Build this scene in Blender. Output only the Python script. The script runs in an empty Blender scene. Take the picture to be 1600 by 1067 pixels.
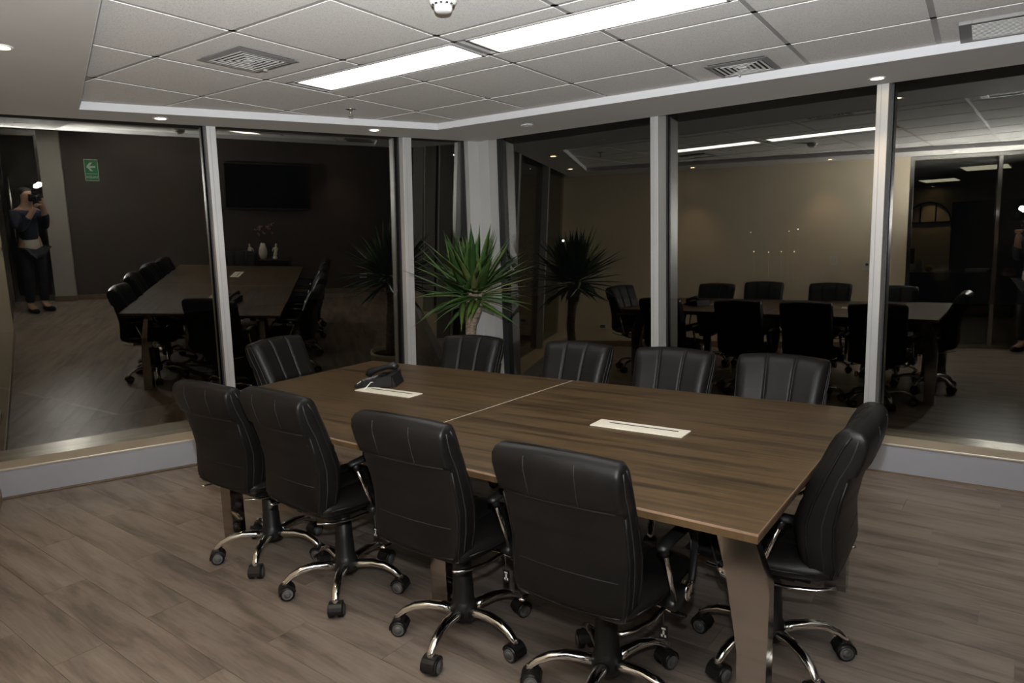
import bpy, bmesh, math, random
from mathutils import Vector, Matrix
random.seed(7)
R = math.radians
SC = bpy.context.scene
COL = SC.collection

# ------------------------------------------------------------------ camera
CAM = Vector((3.28, -2.48, 1.53))
YAW, PITCH, ROLL = R(-34.49), R(-8.15), R(-1.80)
FWD = Vector((math.sin(YAW)*math.cos(PITCH), math.cos(YAW)*math.cos(PITCH), math.sin(PITCH)))
_r = Vector((math.cos(YAW), -math.sin(YAW), 0)); _u = _r.cross(FWD)
RIGHT = math.cos(ROLL)*_r + math.sin(ROLL)*_u
UP = -math.sin(ROLL)*_r + math.cos(ROLL)*_u
cam = bpy.data.cameras.new('camera'); camo = bpy.data.objects.new('camera', cam); COL.objects.link(camo)
M = Matrix((RIGHT, UP, -FWD)).transposed().to_4x4(); M.translation = CAM
camo.matrix_world = M
cam.sensor_width = 36; cam.lens = 24.0; cam.clip_start = 0.05; cam.clip_end = 400
SC.camera = camo

# ------------------------------------------------------------------ world, exposure
w = bpy.data.worlds.new('night'); SC.world = w; w.use_nodes = True
w.node_tree.nodes['Background'].inputs[0].default_value = (0.010, 0.011, 0.014, 1)
w.node_tree.nodes['Background'].inputs[1].default_value = 0.35
SC.view_settings.view_transform = 'Standard'; SC.view_settings.look = 'None'
SC.view_settings.gamma = 1; SC.view_settings.use_curve_mapping = False
SC.view_settings.exposure = 0.0
PANEL_E = 8.5         # fluorescent panel emission
DOWN_W = 22.0          # halogen downlight watts
FLASH_W = 820.0        # hand-held camera flash watts
FLASH_EL, FLASH_CONE = 52.0, 172.0   # tilt above the lens axis, beam spread (degrees)
OFFICE_E = 2.2

# ------------------------------------------------------------------ materials
MATS = {}
def mat(name, col=(0.5, 0.5, 0.5), rough=0.5, metal=0.0, spec=0.5, emit=None, estr=0.0):
    if name in MATS: return MATS[name]
    m = bpy.data.materials.new(name); m.use_nodes = True
    b = m.node_tree.nodes['Principled BSDF']
    b.inputs['Base Color'].default_value = (*col, 1); b.inputs['Roughness'].default_value = rough
    b.inputs['Metallic'].default_value = metal; b.inputs['Specular IOR Level'].default_value = spec
    if emit: b.inputs['Emission Color'].default_value = (*emit, 1); b.inputs['Emission Strength'].default_value = estr
    MATS[name] = m; return m
def nt(m):
    t = m.node_tree; return t, t.nodes, t.links, t.nodes['Principled BSDF']
def coords(t, scale=(1, 1, 1), rotz=0.0, rand=0.0):
    n, l = t.nodes, t.links
    tc = n.new('ShaderNodeTexCoord'); mp = n.new('ShaderNodeMapping')
    mp.inputs['Rotation'].default_value[2] = 0
    src = tc.outputs['Object']
    if rotz:
        mr = n.new('ShaderNodeMapping'); mr.inputs['Rotation'].default_value[2] = rotz
        l.new(src, mr.inputs['Vector']); src = mr.outputs[0]
    if rand:
        oi = n.new('ShaderNodeObjectInfo'); sc = n.new('ShaderNodeVectorMath'); sc.operation = 'SCALE'
        cb = n.new('ShaderNodeCombineXYZ')
        l.new(oi.outputs['Random'], cb.inputs[0]); l.new(oi.outputs['Random'], cb.inputs[1]); l.new(oi.outputs['Random'], cb.inputs[2])
        l.new(cb.outputs[0], sc.inputs[0]); sc.inputs['Scale'].default_value = rand
        ad = n.new('ShaderNodeVectorMath'); l.new(src, ad.inputs[0]); l.new(sc.outputs[0], ad.inputs[1]); src = ad.outputs[0]
    mp.inputs['Scale'].default_value = scale
    l.new(src, mp.inputs['Vector']); return mp.outputs[0]
def noise(t, vec, scale=5, detail=4, rough=0.5, dist=0.0):
    x = t.nodes.new('ShaderNodeTexNoise'); x.inputs['Scale'].default_value = scale; x.inputs['Detail'].default_value = detail
    x.inputs['Roughness'].default_value = rough; x.inputs['Distortion'].default_value = dist
    t.links.new(vec, x.inputs['Vector']); return x.outputs['Fac']
def ramp(t, fac, stops):
    x = t.nodes.new('ShaderNodeValToRGB'); e = x.color_ramp.elements
    while len(e) < len(stops): e.new(0.5)
    for i, (p, c) in enumerate(stops): e[i].position = p; e[i].color = (*c, 1)
    t.links.new(fac, x.inputs[0]); return x.outputs[0]
def mixc(t, fac, a, b, mode='MIX'):
    x = t.nodes.new('ShaderNodeMix'); x.data_type = 'RGBA'; x.blend_type = mode
    if hasattr(fac, 'links'): t.links.new(fac, x.inputs[0])
    else: x.inputs[0].default_value = fac
    for s, v in ((6, a), (7, b)):
        if hasattr(v, 'links'): t.links.new(v, x.inputs[s])
        else: x.inputs[s].default_value = (*v, 1)
    return x.outputs[2]
def bump(t, b, h, strength=0.2, dist=0.002):
    x = t.nodes.new('ShaderNodeBump'); x.inputs['Strength'].default_value = strength; x.inputs['Distance'].default_value = dist
    t.links.new(h, x.inputs['Height']); t.links.new(x.outputs[0], b.inputs['Normal'])
def noisy(name, col, var=0.06, scale=8, rough=0.6, bumps=0.1, bscale=60, metal=0.0, spec=0.5):
    m = mat(name, col, rough, metal, spec); t, n, l, b = nt(m)
    v = coords(t); f = noise(t, v, scale, 5)
    lo = tuple(c*(1-var) for c in col); hi = tuple(min(1, c*(1+var)) for c in col)
    l.new(ramp(t, f, [(0.3, lo), (0.7, hi)]), b.inputs['Base Color'])
    if bumps: bump(t, b, noise(t, v, bscale, 3), bumps, 0.002)
    return m

PLANK_ROT = R(-3.0)
def wood(name, stops, scale, rotz, rand, rough, grain=(1.4, 26, 26), spec=0.4, tone=0.12, dist=0.9, aspect=(0.9, 4.5)):
    m = mat(name, stops[0][1], rough, 0, spec); t, n, l, b = nt(m)
    v = coords(t, grain, -rotz, rand); vb = coords(t, (aspect[0]*scale, aspect[1]*scale, 1), -rotz, rand)
    big = noise(t, vb, 1.6, 6, 0.62, dist); fine = noise(t, v, 3.0, 5, 0.65, 0.3)
    c = ramp(t, big, stops)
    f2 = ramp(t, fine, [(0.3, (0.80, 0.79, 0.78)), (0.62, (1.05, 1.05, 1.05))])
    c = mixc(t, 0.75, c, f2, 'MULTIPLY')
    oi = n.new('ShaderNodeObjectInfo'); tn = ramp(t, oi.outputs['Random'], [(0, (1-tone,)*3), (1, (1+tone*0.6,)*3)])
    c = mixc(t, 1.0, c, tn, 'MULTIPLY')
    l.new(c, b.inputs['Base Color']); bump(t, b, fine, 0.06, 0.001)
    return m
wood('plank', [(0.27, (0.070, 0.053, 0.043)), (0.39, (0.155, 0.123, 0.102)), (0.53, (0.245, 0.201, 0.169)), (0.72, (0.300, 0.252, 0.214))], 1.3, PLANK_ROT, 31.0, 0.40, (1.4, 30, 1), 0.4, 0.10, 0.5, (0.75, 5.0))
wood('table_wood', [(0.33, (0.019, 0.0110, 0.0044)), (0.45, (0.050, 0.0300, 0.0125)), (0.55, (0.093, 0.056, 0.0245)), (0.65, (0.042, 0.025, 0.0110))], 1.0, 0.0, 3.0, 0.38, (0.9, 75, 1), 0.45, 0.03, 0.25, (0.55, 17))
wood('edge_highlight', [(0.3, (0.20, 0.130, 0.085)), (0.7, (0.27, 0.18, 0.12))], 2.2, 0.0, 3.0, 0.4, (0.8, 60, 60), 0.4, 0.02)  # paler than the tabletop: the lit edge highlight is put into this colour
wood('console_wood', [(0.3, (0.020, 0.014, 0.010)), (0.7, (0.034, 0.024, 0.018))], 2.0, 1.3, 3.0, 0.25, (1, 40, 40), 0.5, 0.02)
wood('base_wood', [(0.3, (0.17, 0.115, 0.075)), (0.7, (0.25, 0.175, 0.118))], 2.0, 0.0, 3.0, 0.45, (2, 30, 30), 0.4, 0.02)
noisy('tile', (0.60, 0.585, 0.565), 0.03, 30, 0.95, 0.0, 250, spec=0.15)
t, n, l, b = nt(MATS['tile']); v = coords(t); f = noise(t, v, 190, 3, 0.6)
l.new(ramp(t, f, [(0.33, (0.52, 0.505, 0.485)), (0.5, (0.69, 0.675, 0.65)), (0.7, (0.72, 0.705, 0.68))]), b.inputs['Base Color']); bump(t, b, f, 0.35, 0.002)
mat('tbar', (0.33, 0.32, 0.305), 0.5)
noisy('soffit', (0.50, 0.485, 0.465), 0.02, 3, 0.8, 0.04)
noisy('band', (0.60, 0.60, 0.615), 0.01, 3, 0.6, 0.0)
noisy('beige', (0.72, 0.62, 0.475), 0.02, 3, 0.85, 0.06)
noisy('darkwall', (0.062, 0.047, 0.039), 0.05, 3, 0.8, 0.08)
noisy('greywall', (0.10, 0.095, 0.09), 0.03, 3, 0.85, 0.05)
noisy('pocket', (0.006, 0.006, 0.006), 0.02, 3, 0.9, 0.0)
noisy('alu', (0.40, 0.395, 0.385), 0.03, 4, 0.42, 0.03, 120, 0.15)
noisy('panel_grey', (0.36, 0.365, 0.39), 0.02, 4, 0.38, 0.02, 80)
noisy('sill', (0.55, 0.48, 0.38), 0.02, 4, 0.3, 0.02, 80, 0.2)
noisy('post_paint', (0.46, 0.44, 0.40), 0.02, 3, 0.7, 0.04)
noisy('office_pale', (0.30, 0.33, 0.31), 0.03, 3, 0.6, 0.04)
mat('gasket', (0.008, 0.008, 0.010), 0.5)
mat('vent_grey', (0.20, 0.195, 0.19), 0.5)
mat('chrome', (0.86, 0.85, 0.83), 0.12, 1.0)
mat('legchrome', (0.42, 0.39, 0.36), 0.10, 1.0)
mat('steel', (0.55, 0.54, 0.52), 0.22, 1.0)
mat('blackplastic', (0.0075, 0.0075, 0.008), 0.42, 0, 0.4)
mat('greyrim', (0.10, 0.10, 0.10), 0.5)
mat('white', (0.74, 0.73, 0.70), 0.5)
mat('cream', (0.70, 0.65, 0.54), 0.45)
mat('slotblack', (0.02, 0.02, 0.02), 0.7)
m = mat('leather', (0.012, 0.011, 0.011), 0.42, 0, 0.20); t, n, l, b = nt(m); v = coords(t)
f = noise(t, v, 140, 4, 0.6); f2 = noise(t, v, 7, 3)
l.new(ramp(t, f2, [(0.3, (0.0050, 0.0045, 0.0043)), (0.7, (0.0085, 0.0076, 0.0072))]), b.inputs['Base Color']); bump(t, b, f, 0.16, 0.0015)
mat('stitch', (0.012, 0.011, 0.011), 0.6)
mat('panel_light', (0.9, 0.9, 0.88), 0.5, 0, 0.5, (1.0, 0.975, 0.90), PANEL_E)
mat('office_light', (0.9, 0.9, 0.88), 0.5, 0, 0.5, (1.0, 0.93, 0.74), OFFICE_E)
mat('halogen', (1, 0.8, 0.5), 0.5, 0, 0.5, (1.0, 0.74, 0.42), 40.0)
mat('flash_emit', (1, 1, 1), 0.4, 0, 0.5, (1.0, 0.99, 0.95), 60.0)
mat('city_warm', (0, 0, 0), 0.5, 0, 0.5, (1.0, 0.80, 0.42), 5.0)
mat('city_white', (0, 0, 0), 0.5, 0, 0.5, (0.9, 0.95, 1.0), 8.0)
mat('screen', (0.004, 0.004, 0.005), 0.12)
mat('bezel', (0.035, 0.034, 0.033), 0.3)
mat('green', (0.02, 0.24, 0.10), 0.5)
mat('signwhite', (0.85, 0.87, 0.76), 0.5)
mat('soil', (0.02, 0.014, 0.01), 0.95)
noisy('pot', (0.50, 0.46, 0.38), 0.04, 8, 0.5, 0.05)
mat('porcelain', (0.86, 0.82, 0.70), 0.25)
mat('flower', (0.42, 0.20, 0.24), 0.8)
mat('stem', (0.035, 0.055, 0.02), 0.7)
mat('yellow', (0.75, 0.58, 0.03), 0.4)
mat('jacket', (0.012, 0.018, 0.035), 0.7)
mat('shirt', (0.55, 0.53, 0.50), 0.8)
mat('trousers', (0.008, 0.009, 0.014), 0.8)
mat('skin', (0.45, 0.27, 0.19), 0.55)
mat('hair', (0.010, 0.008, 0.007), 0.5)
mat('pinkpaper', (0.30, 0.03, 0.06), 0.6)
# leaf
m = mat('leaf', (0.05, 0.13, 0.03), 0.42, 0, 0.4); t, n, l, b = nt(m); v = coords(t, (30, 30, 2.0), 0, 5.0)
oi = n.new('ShaderNodeObjectInfo')
c = ramp(t, oi.outputs['Random'], [(0.0, (0.020, 0.052, 0.012)), (0.5, (0.045, 0.095, 0.020)), (0.85, (0.085, 0.135, 0.032)), (1.0, (0.17, 0.16, 0.065))])
f = noise(t, v, 1.5, 3); c = mixc(t, 0.5, c, ramp(t, f, [(0.3, (0.6, 0.65, 0.6)), (0.7, (1.15, 1.15, 1.1))]), 'MULTIPLY')
l.new(c, b.inputs['Base Color'])
# bark
m = mat('bark', (0.2, 0.15, 0.1), 0.9); t, n, l, b = nt(m); v = coords(t, (1, 1, 3.0)); f = noise(t, v, 30, 5, 0.7)
l.new(ramp(t, f, [(0.32, (0.09, 0.065, 0.045)), (0.55, (0.26, 0.20, 0.14)), (0.75, (0.42, 0.35, 0.26))]), b.inputs['Base Color']); bump(t, b, f, 0.9, 0.01)
# window glass: two-faced pane, partly mirror, partly clear
def glassmat(name, base, tint, rough=0.0):
    m = bpy.data.materials.new(name); m.use_nodes = True; t = m.node_tree; t.nodes.clear()
    o = t.nodes.new('ShaderNodeOutputMaterial'); mx = t.nodes.new('ShaderNodeMixShader')
    g = t.nodes.new('ShaderNodeBsdfGlossy'); g.inputs['Roughness'].default_value = rough; g.inputs['Color'].default_value = (1.0, 0.97, 0.88, 1)
    tr = t.nodes.new('ShaderNodeBsdfTransparent'); tr.inputs['Color'].default_value = (*tint, 1)
    fr = t.nodes.new('ShaderNodeFresnel'); fr.inputs['IOR'].default_value = 1.35
    ad = t.nodes.new('ShaderNodeMath'); ad.operation = 'ADD'; ad.inputs[1].default_value = base; ad.use_clamp = True
    t.links.new(fr.outputs[0], ad.inputs[0]); t.links.new(ad.outputs[0], mx.inputs[0])
    t.links.new(tr.outputs[0], mx.inputs[1]); t.links.new(g.outputs[0], mx.inputs[2]); t.links.new(mx.outputs[0], o.inputs[0])
    MATS[name] = m; return m
glassmat('window_glass', 0.105, (0.55, 0.55, 0.52))
glassmat('window_glass_slanted', 0.14, (0.55, 0.55, 0.52))
glassmat('door_glass', 0.03, (0.92, 0.95, 0.93))

# ------------------------------------------------------------------ mesh helpers
class MB:
    def __init__(s): s.v = []; s.f = []; s.m = []; s.mats = []; s.sm = []
    def mi(s, name):
        if name not in s.mats: s.mats.append(name)
        return s.mats.index(name)
    def add(s, verts, faces, mname, smooth=False, mx=None):
        o = len(s.v)
        for p in verts:
            p = Vector(p); s.v.append(tuple(mx @ p) if mx else tuple(p))
        k = s.mi(mname)
        for f in faces: s.f.append(tuple(i+o for i in f)); s.m.append(k); s.sm.append(smooth)
        return s
    def box(s, c, d, mname, mx=None, bev=0.0, seg=2):
        bm = bmesh.new(); bmesh.ops.create_cube(bm, size=1)
        bmesh.ops.scale(bm, vec=d, verts=bm.verts); bmesh.ops.translate(bm, vec=c, verts=bm.verts)
        if bev: bmesh.ops.bevel(bm, geom=bm.edges[:], offset=bev, segments=seg, affect='EDGES', profile=0.6)
        bm.verts.index_update()
        s.add([v.co for v in bm.verts], [[v.index for v in f.verts] for f in bm.faces], mname, False, mx); bm.free(); return s
    def prism(s, poly, z0, z1, mname, mx=None):
        n = len(poly)
        a = sum(poly[i][0]*poly[(i+1) % n][1]-poly[(i+1) % n][0]*poly[i][1] for i in range(n))
        if a < 0: poly = poly[::-1]
        vs = [(x, y, z0) for x, y in poly]+[(x, y, z1) for x, y in poly]
        fs = [tuple(range(n-1, -1, -1)), tuple(range(n, 2*n))]+[(i, (i+1) % n, n+(i+1) % n, n+i) for i in range(n)]
        return s.add(vs, fs, mname, False, mx)
    def rings(s, rs, mname, smooth=True, caps=True, closed=False, mx=None):
        n = len(rs[0]); vs = [p for r in rs for p in r]; fs = []
        K = len(rs)
        for k in range(K if closed else K-1):
            a, b2 = k*n, ((k+1) % K)*n
            for i in range(n): fs.append((a+i, a+(i+1) % n, b2+(i+1) % n, b2+i))
        if caps and not closed: fs += [tuple(range(n-1, -1, -1)), tuple(range((K-1)*n, K*n))]
        return s.add(vs, fs, mname, smooth, mx)
    def tube(s, path, rad, mname, n=8, mx=None, caps=True, flat=1.0, closed=False):
        P = [Vector(p) for p in path]; K = len(P); rs = []; up = Vector((0, 0, 1)); prev = None
        for i in range(K):
            if closed: d = P[(i+1) % K]-P[i-1]
            else: d = P[min(i+1, K-1)]-P[max(i-1, 0)]
            d.normalize()
            if prev is None:
                a = up if abs(d.z) < 0.9 else Vector((1, 0, 0)); x = d.cross(a).normalized()
            else: x = (prev-d*prev.dot(d)).normalized()
            prev = x; y = d.cross(x)
            r = rad[i] if isinstance(rad, (list, tuple)) else rad
            rs.append([P[i]+x*(r*math.cos(2*math.pi*k/n))+y*(r*flat*math.sin(2*math.pi*k/n)) for k in range(n)])
        return s.rings(rs, mname, True, caps, closed, mx)
    def lathe(s, prof, mname, n=20, mx=None, smooth=True):
        rs = [[(r*math.cos(2*math.pi*k/n), r*math.sin(2*math.pi*k/n), z) for k in range(n)] for r, z in prof]
        return s.rings(rs, mname, smooth, True, False, mx)
    def mesh(s, name):
        me = bpy.data.meshes.new(name); me.from_pydata(s.v, [], s.f)
        for k in s.mats: me.materials.append(MATS[k])
        me.polygons.foreach_set('material_index', s.m); me.polygons.foreach_set('use_smooth', s.sm)
        me.update(); return me
    def build(s, name, parent=None, **kw): return link(name, s.mesh(name), parent, **kw)
def link(name, data, parent=None, label=None, cat=None, group=None, kind=None, loc=None, rz=None):
    o = bpy.data.objects.new(name, data); COL.objects.link(o)
    if parent: o.parent = parent
    if loc is not None: o.location = loc
    if rz is not None: o.rotation_euler[2] = rz
    for k, v in (('label', label), ('category', cat), ('group', group), ('kind', kind)):
        if v: o[k] = v
    return o
def empty(name, loc=(0, 0, 0), rz=0.0, **kw):
    o = link(name, None, None, loc=loc, rz=rz, **kw); o.empty_display_size = 0.05; return o
def copy_tree(o, parent=None):
    c = o.copy(); COL.objects.link(c); c.parent = parent
    for ch in list(o.children): copy_tree(ch, c)
    return c
def clip(poly, cp):
    out = list(poly); n = len(cp)
    for i in range(n):
        a, b2 = cp[i], cp[(i+1) % n]; inp = out; out = []
        side = lambda p: (b2[0]-a[0])*(p[1]-a[1])-(b2[1]-a[1])*(p[0]-a[0])
        for j in range(len(inp)):
            p, q = inp[j-1], inp[j]; sp, sq = side(p), side(q)
            if (sp >= 0) != (sq >= 0):
                t_ = sp/(sp-sq); out.append((p[0]+(q[0]-p[0])*t_, p[1]+(q[1]-p[1])*t_))
            if sq >= 0: out.append(q)
        if not out: return []
    return out
def area(p): return 0.5*sum(p[i-1][0]*p[i][1]-p[i][0]*p[i-1][1] for i in range(len(p)))
def isect(p, d, q, e):
    den = d[0]*e[1]-d[1]*e[0]; t_ = ((q[0]-p[0])*e[1]-(q[1]-p[1])*e[0])/den
    return (p[0]+d[0]*t_, p[1]+d[1]*t_)
def frame2(o, d, z=0.0):
    """local x along plan direction d, local y = left of it, z up"""
    a = math.atan2(d[1], d[0]); m_ = Matrix.Rotation(a, 4, 'Z'); m_.translation = (o[0], o[1], z); return m_

# ------------------------------------------------------------------ room plan
HC, HS = 2.46, 2.41                                  # tile ceiling, soffit
A0, AD = (-1.094, 0.75), (math.sin(R(24.0)), math.cos(R(24.0)))     # slanted window wall
B0, BD = (1.6, 2.355), (math.cos(R(-1.2)), math.sin(R(-1.2)))       # long window wall
L0, LD = (-1.38, -1.07), (math.cos(R(-21.8)), math.sin(R(-21.8)))   # beige wall
_dn = math.hypot(0.87, 4.49); D0, DD = (4.26, -2.51), (0.87/_dn, 4.49/_dn)   # dark wall
PL = isect(A0, AD, L0, LD); PC = isect(A0, AD, B0, BD); PD = isect(B0, BD, D0, DD); PE = isect(D0, DD, L0, LD)
ROOM = [PL, PE, PD, PC]                              # counter-clockwise
def on(o, d, s, off=0.0): return (o[0]+d[0]*s-d[1]*off, o[1]+d[1]*s+d[0]*off)

# floor slab with planks
fl = MB().prism([(-3.6, -12.2), (9.2, -12.2), (9.2, 3.4), (-3.6, 3.4)], -0.12, -0.004, 'plank').build('floor', kind='structure')
pd = (math.cos(PLANK_ROT), math.sin(PLANK_ROT)); PW, PLN = 0.186, 1.22
rows = 0
for j in range(-22, 20):
    off = (j*0.437) % 1.0*PLN + random.uniform(-.1, .1)
    for i in range(-5, 8):
        x0, y0 = i*PLN+off, j*PW
        q = [(x0+.0008, y0+.0008), (x0+PLN-.0008, y0+.0008), (x0+PLN-.0008, y0+PW-.0008), (x0+.0008, y0+PW-.0008)]
        q = [(a*pd[0]-c*pd[1], a*pd[1]+c*pd[0]) for a, c in q]
        q = clip(q, ROOM)
        if len(q) > 2 and area(q) > 0.004: MB().prism(q, -0.003, 0.0, 'plank').build('plank', fl); rows += 1

# ceiling: coffer of tiles inside a plaster soffit
K1, K2, K3 = (-1.25, -0.41), (-0.21, 1.68), (4.42, 1.76)
K4 = isect(K1, LD, (K3[0], K3[1]), DD)
COF = [K1, K4, K3, K2]
ce = MB().prism([(-2.4, -3.6), (5.8, -3.6), (5.8, 3.3), (-2.4, 3.3)], 2.80, 2.9, 'pocket').build('ceiling', kind='structure')
G = 0.61; sm = MB()
LIGHT_Y = (0.125, 0.405)
DIFF = {(0, -1), (3, 2)}
for i in range(-4, 9):
    for j in range(-6, 5):
        e = 0.0125
        rects = []
        if j == 0 and 0 <= i <= 3:      # light row: narrow strips either side of the fittings
            rects = [(i*G+e, e, (i+1)*G-e, LIGHT_Y[0]-e), (i*G+e, LIGHT_Y[1]+e, (i+1)*G-e, G-e)]
        else: rects = [(i*G+e, j*G+e, (i+1)*G-e, (j+1)*G-e)]
        for x0, y0, x1, y1 in rects:
            q = clip([(x0, y0), (x1, y0), (x1, y1), (x0, y1)], COF)
            if len(q) > 2 and area(q) > 0.003: MB().prism(q, HC-0.004, HC+0.012, 'tile').build('ceiling_tile', ce)
def bar(x0, y0, x1, y1):
    q = clip([(x0, y0), (x1, y0), (x1, y1), (x0, y1)], COF)
    if len(q) > 2: MB().prism(q, HC-0.0012, HC+0.03, 'tbar').build('grid_bar', ce)
for i in range(-4, 10): bar(i*G-.0135, -4, i*G+.0135, 3)
for j in range(-6, 6): bar(-3, j*G-.0135, 6, j*G+.0135)
for yy in LIGHT_Y: bar(0, yy-.010, 4*G, yy+.010)
ring_o = [PL, PE, PD, PC]; ring_i = [K1, K4, K3, K2]
for k in range(4):
    a, b2, c2, d2 = ring_o[k], ring_o[(k+1) % 4], ring_i[(k+1) % 4], ring_i[k]
    MB().prism([a, b2, c2, d2], HS, HS+0.40, 'soffit').build('soffit', ce)
cen = (sum(p[0] for p in COF)/4, sum(p[1] for p in COF)/4)
for k in range(4):
    a, b2 = ring_i[k], ring_i[(k+1) % 4]
    sh = lambda p: (p[0]+(cen[0]-p[0])*0.0025, p[1]+(cen[1]-p[1])*0.0025)
    MB().prism([a, b2, sh(b2), sh(a)], HS-0.0015, HC-0.0045, 'band').build('coffer_band', ce)

# ------------------------------------------------------------------ windows
def window(name, o, d, s_list, s0, s1, tilt, mdep, front, g_top, pane_turn):
    """o,d front line at soffit level, room on the right-hand side (-y local)."""
    root = empty(name, kind='structure')
    F = frame2(o, d)
    # base panel and sill
    zt = 0.185; rec = g_top+math.tan(tilt)*2.3+0.06
    MB().box(((s0+s1)/2, front+0.02, zt/2+.006), (s1-s0, 0.04, zt-.012), 'panel_grey', F).build('base_panel', root)
    MB().box(((s0+s1)/2, front+0.016, 0.005), (s1-s0, 0.044, 0.010), 'base_wood', F).build('floor_trim', root)
    MB().box(((s0+s1)/2, front+rec/2+.02, zt+.001), (s1-s0, rec+.04, 0.022), 'sill', F, 0.003).build('sill', root)
    T = F @ Matrix.Translation((0, 0, HS)) @ Matrix.Rotation(tilt, 4, 'X') @ Matrix.Translation((0, 0, -HS))
    # mullions (lean with the glass)
    for (a, wd) in s_list:
        mm = MB().box((a, mdep/2, 1.28), (wd, mdep, 2.56), 'alu', T, 0.003)
        mm.box((a-wd*0.12, -0.0015, 1.28), (wd*0.05, 0.003, 2.5), 'tbar', T)
        mu = mm.build('mullion', root)
        for sg in (-1, 1): MB().box((a+sg*(wd/2+.004), g_top-.01, 1.28), (.010, .024, 2.5), 'gasket', T).build('gasket', mu)
    MB().box(((s0+s1)/2, g_top-.01, 0.165), (s1-s0, 0.05, 0.03), 'gasket', T).build('bottom_gasket', root)
    MB().box(((s0+s1)/2, g_top-.01, 2.60), (s1-s0, 0.05, 0.06), 'gasket', T).build('top_gasket', root)
    edges = sorted([s0]+[a for a, _ in s_list]+[s1])
    for a, b2 in zip(edges[:-1], edges[1:]):
        if b2-a < .15: continue
        Q = T @ Matrix.Translation(((a+b2)/2, g_top, 0)) @ Matrix.Rotation(pane_turn, 4, 'Z')
        MB().box((0, 0.004, 1.38), (b2-a-.02, 0.008, 2.44), 'window_glass_slanted' if tilt > .02 else 'window_glass', Q).build('pane', root)
    # dark head pocket above the soffit edge
    MB().box(((s0+s1)/2, -.008, 2.62), (s1-s0, .012, .38), 'pocket', F).build('head_board', root)
    return root
sA = lambda p: (p[0]-A0[0])*AD[0]+(p[1]-A0[1])*AD[1]
sB = lambda p: (p[0]-B0[0])*BD[0]+(p[1]-B0[1])*BD[1]
a0, a1 = sA(PL), sA(PC); b0, b1 = sB(PC), sB(PD)
window('window_1', A0, AD, [(sA((-1.265, .455)), 0.062), (sA((-0.61, 1.785)), 0.075)], a0-.15, a1+.1, R(4.0), 0.11, 0.03, 0.105, R(2.3))
window('window_2', B0, BD, [(sB((1.265, 2.35)), 0.060), (sB((2.74, 2.35)), 0.066), (sB((4.22, 2.3)), .066)], b0-.1, b1+.1, R(0.2), 0.15, 0.0, 0.17, R(-0.9))
# corner column, two faces
MB().prism([on(A0, AD, a1-.10), PC, on(B0, BD, b0+.112), on(B0, BD, b0+.112, .16), on(A0, AD, a1+.15, .22), on(A0, AD, a1-.10, .14)], 0.18, 2.8, 'alu').build('window_column', kind='structure').name = 'trim_1'
MB().prism([on(A0, AD, a1-.112, .07), on(A0, AD, a1-.10, .07), on(A0, AD, a1-.10, .16), on(A0, AD, a1-.112, .16)], 0.18, 2.8, 'gasket').build('trim_2', kind='structure')
MB().prism([on(B0, BD, b0+.112, .12), on(B0, BD, b0+.124, .12), on(B0, BD, b0+.124, .2), on(B0, BD, b0+.112, .2)], 0.18, 2.8, 'gasket').build('trim_3', kind='structure')

# ------------------------------------------------------------------ solid walls
sL = lambda p: (p[0]-L0[0])*LD[0]+(p[1]-L0[1])*LD[1]
l0, lend, l1 = sL(PL), 3.78, sL(PE)
FL = frame2(L0, LD)
wl = MB().box(((l0-.25+lend)/2, -0.06, 1.38), (lend-l0+.25, 0.12, 2.76), 'beige', FL).build('wall_left', kind='structure')
MB().box(((l0+lend)/2, 0.006, 0.04), (lend-l0, 0.012, 0.08), 'base_wood', FL, .002).build('baseboard_left', kind='structure')
sD = lambda p: (p[0]-D0[0])*DD[0]+(p[1]-D0[1])*DD[1]
FD = frame2(D0, DD); d0, d1 = sD(PE), sD(PD)
MB().box(((d0+d1)/2, -0.06, 1.38), (d1-d0+.5, 0.12, 2.76), 'darkwall', FD).build('wall_right', kind='structure')
MB().box(((0+d1)/2, 0.006, 0.04), (d1, 0.012, 0.08), 'base_wood', FD, .002).build('baseboard_right', kind='structure')
# light post where the dark wall ends, then a closed glass door in the same line
MB().box((-.15, 0.0, 1.2), (.26, 0.16, 2.40), 'post_paint', FD).build('trim_4', kind='structure')
MB().box((-.15, 0.0, 0.04), (.284, 0.184, 0.08), 'base_wood', FD, .002).build('baseboard_post', kind='structure')
do = empty('door_1', kind='structure')
MB().box((-.53, 0, 1.2), (.42, .010, 2.2), 'door_glass', FD).build('pane', do)
for s in (-.305, -.755): MB().box((s, 0, 1.2), (.045, .04, 2.40), 'steel', FD, .004).build('stile', do)
for z in (.05, 2.36): MB().box((-.53, 0, z), (.41, .036, .09), 'steel', FD, .004).build('rail', do)
for sg in (-1, 1):
    MB().tube([(-.67, sg*.06, .85), (-.67, sg*.06, 1.75)], .014, 'chrome', 10, FD).tube([(-.67, 0, .95), (-.67, sg*.06, .95)], .008, 'chrome', 8, FD).tube([(-.67, 0, 1.65), (-.67, sg*.06, 1.65)], .008, 'chrome', 8, FD).build('handle', do)
# glass partition in line with the beige wall
gl = empty('window_3', kind='structure')
gs = [lend+.03, lend+.98, l1-.06]
for s in gs: MB().box((s, -.05, 1.205), (.045, .06, 2.41), 'steel', FL, .004).build('post', gl)
for a, b2 in zip(gs[:-1], gs[1:]):
    for z in (.03, 2.385): MB().box(((a+b2)/2, -.05, z), (b2-a-.045, .05, .05), 'steel', FL, .004).build('rail', gl)
    MB().box(((a+b2)/2, -.05, 1.205), (b2-a-.045, .010, 2.31), 'door_glass', FL).build('pane', gl)
MB().box((6.3, -4.1, 1.2), (.10, 3.6, 2.4), 'office_pale').build('wall_corridor', kind='structure')
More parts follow.
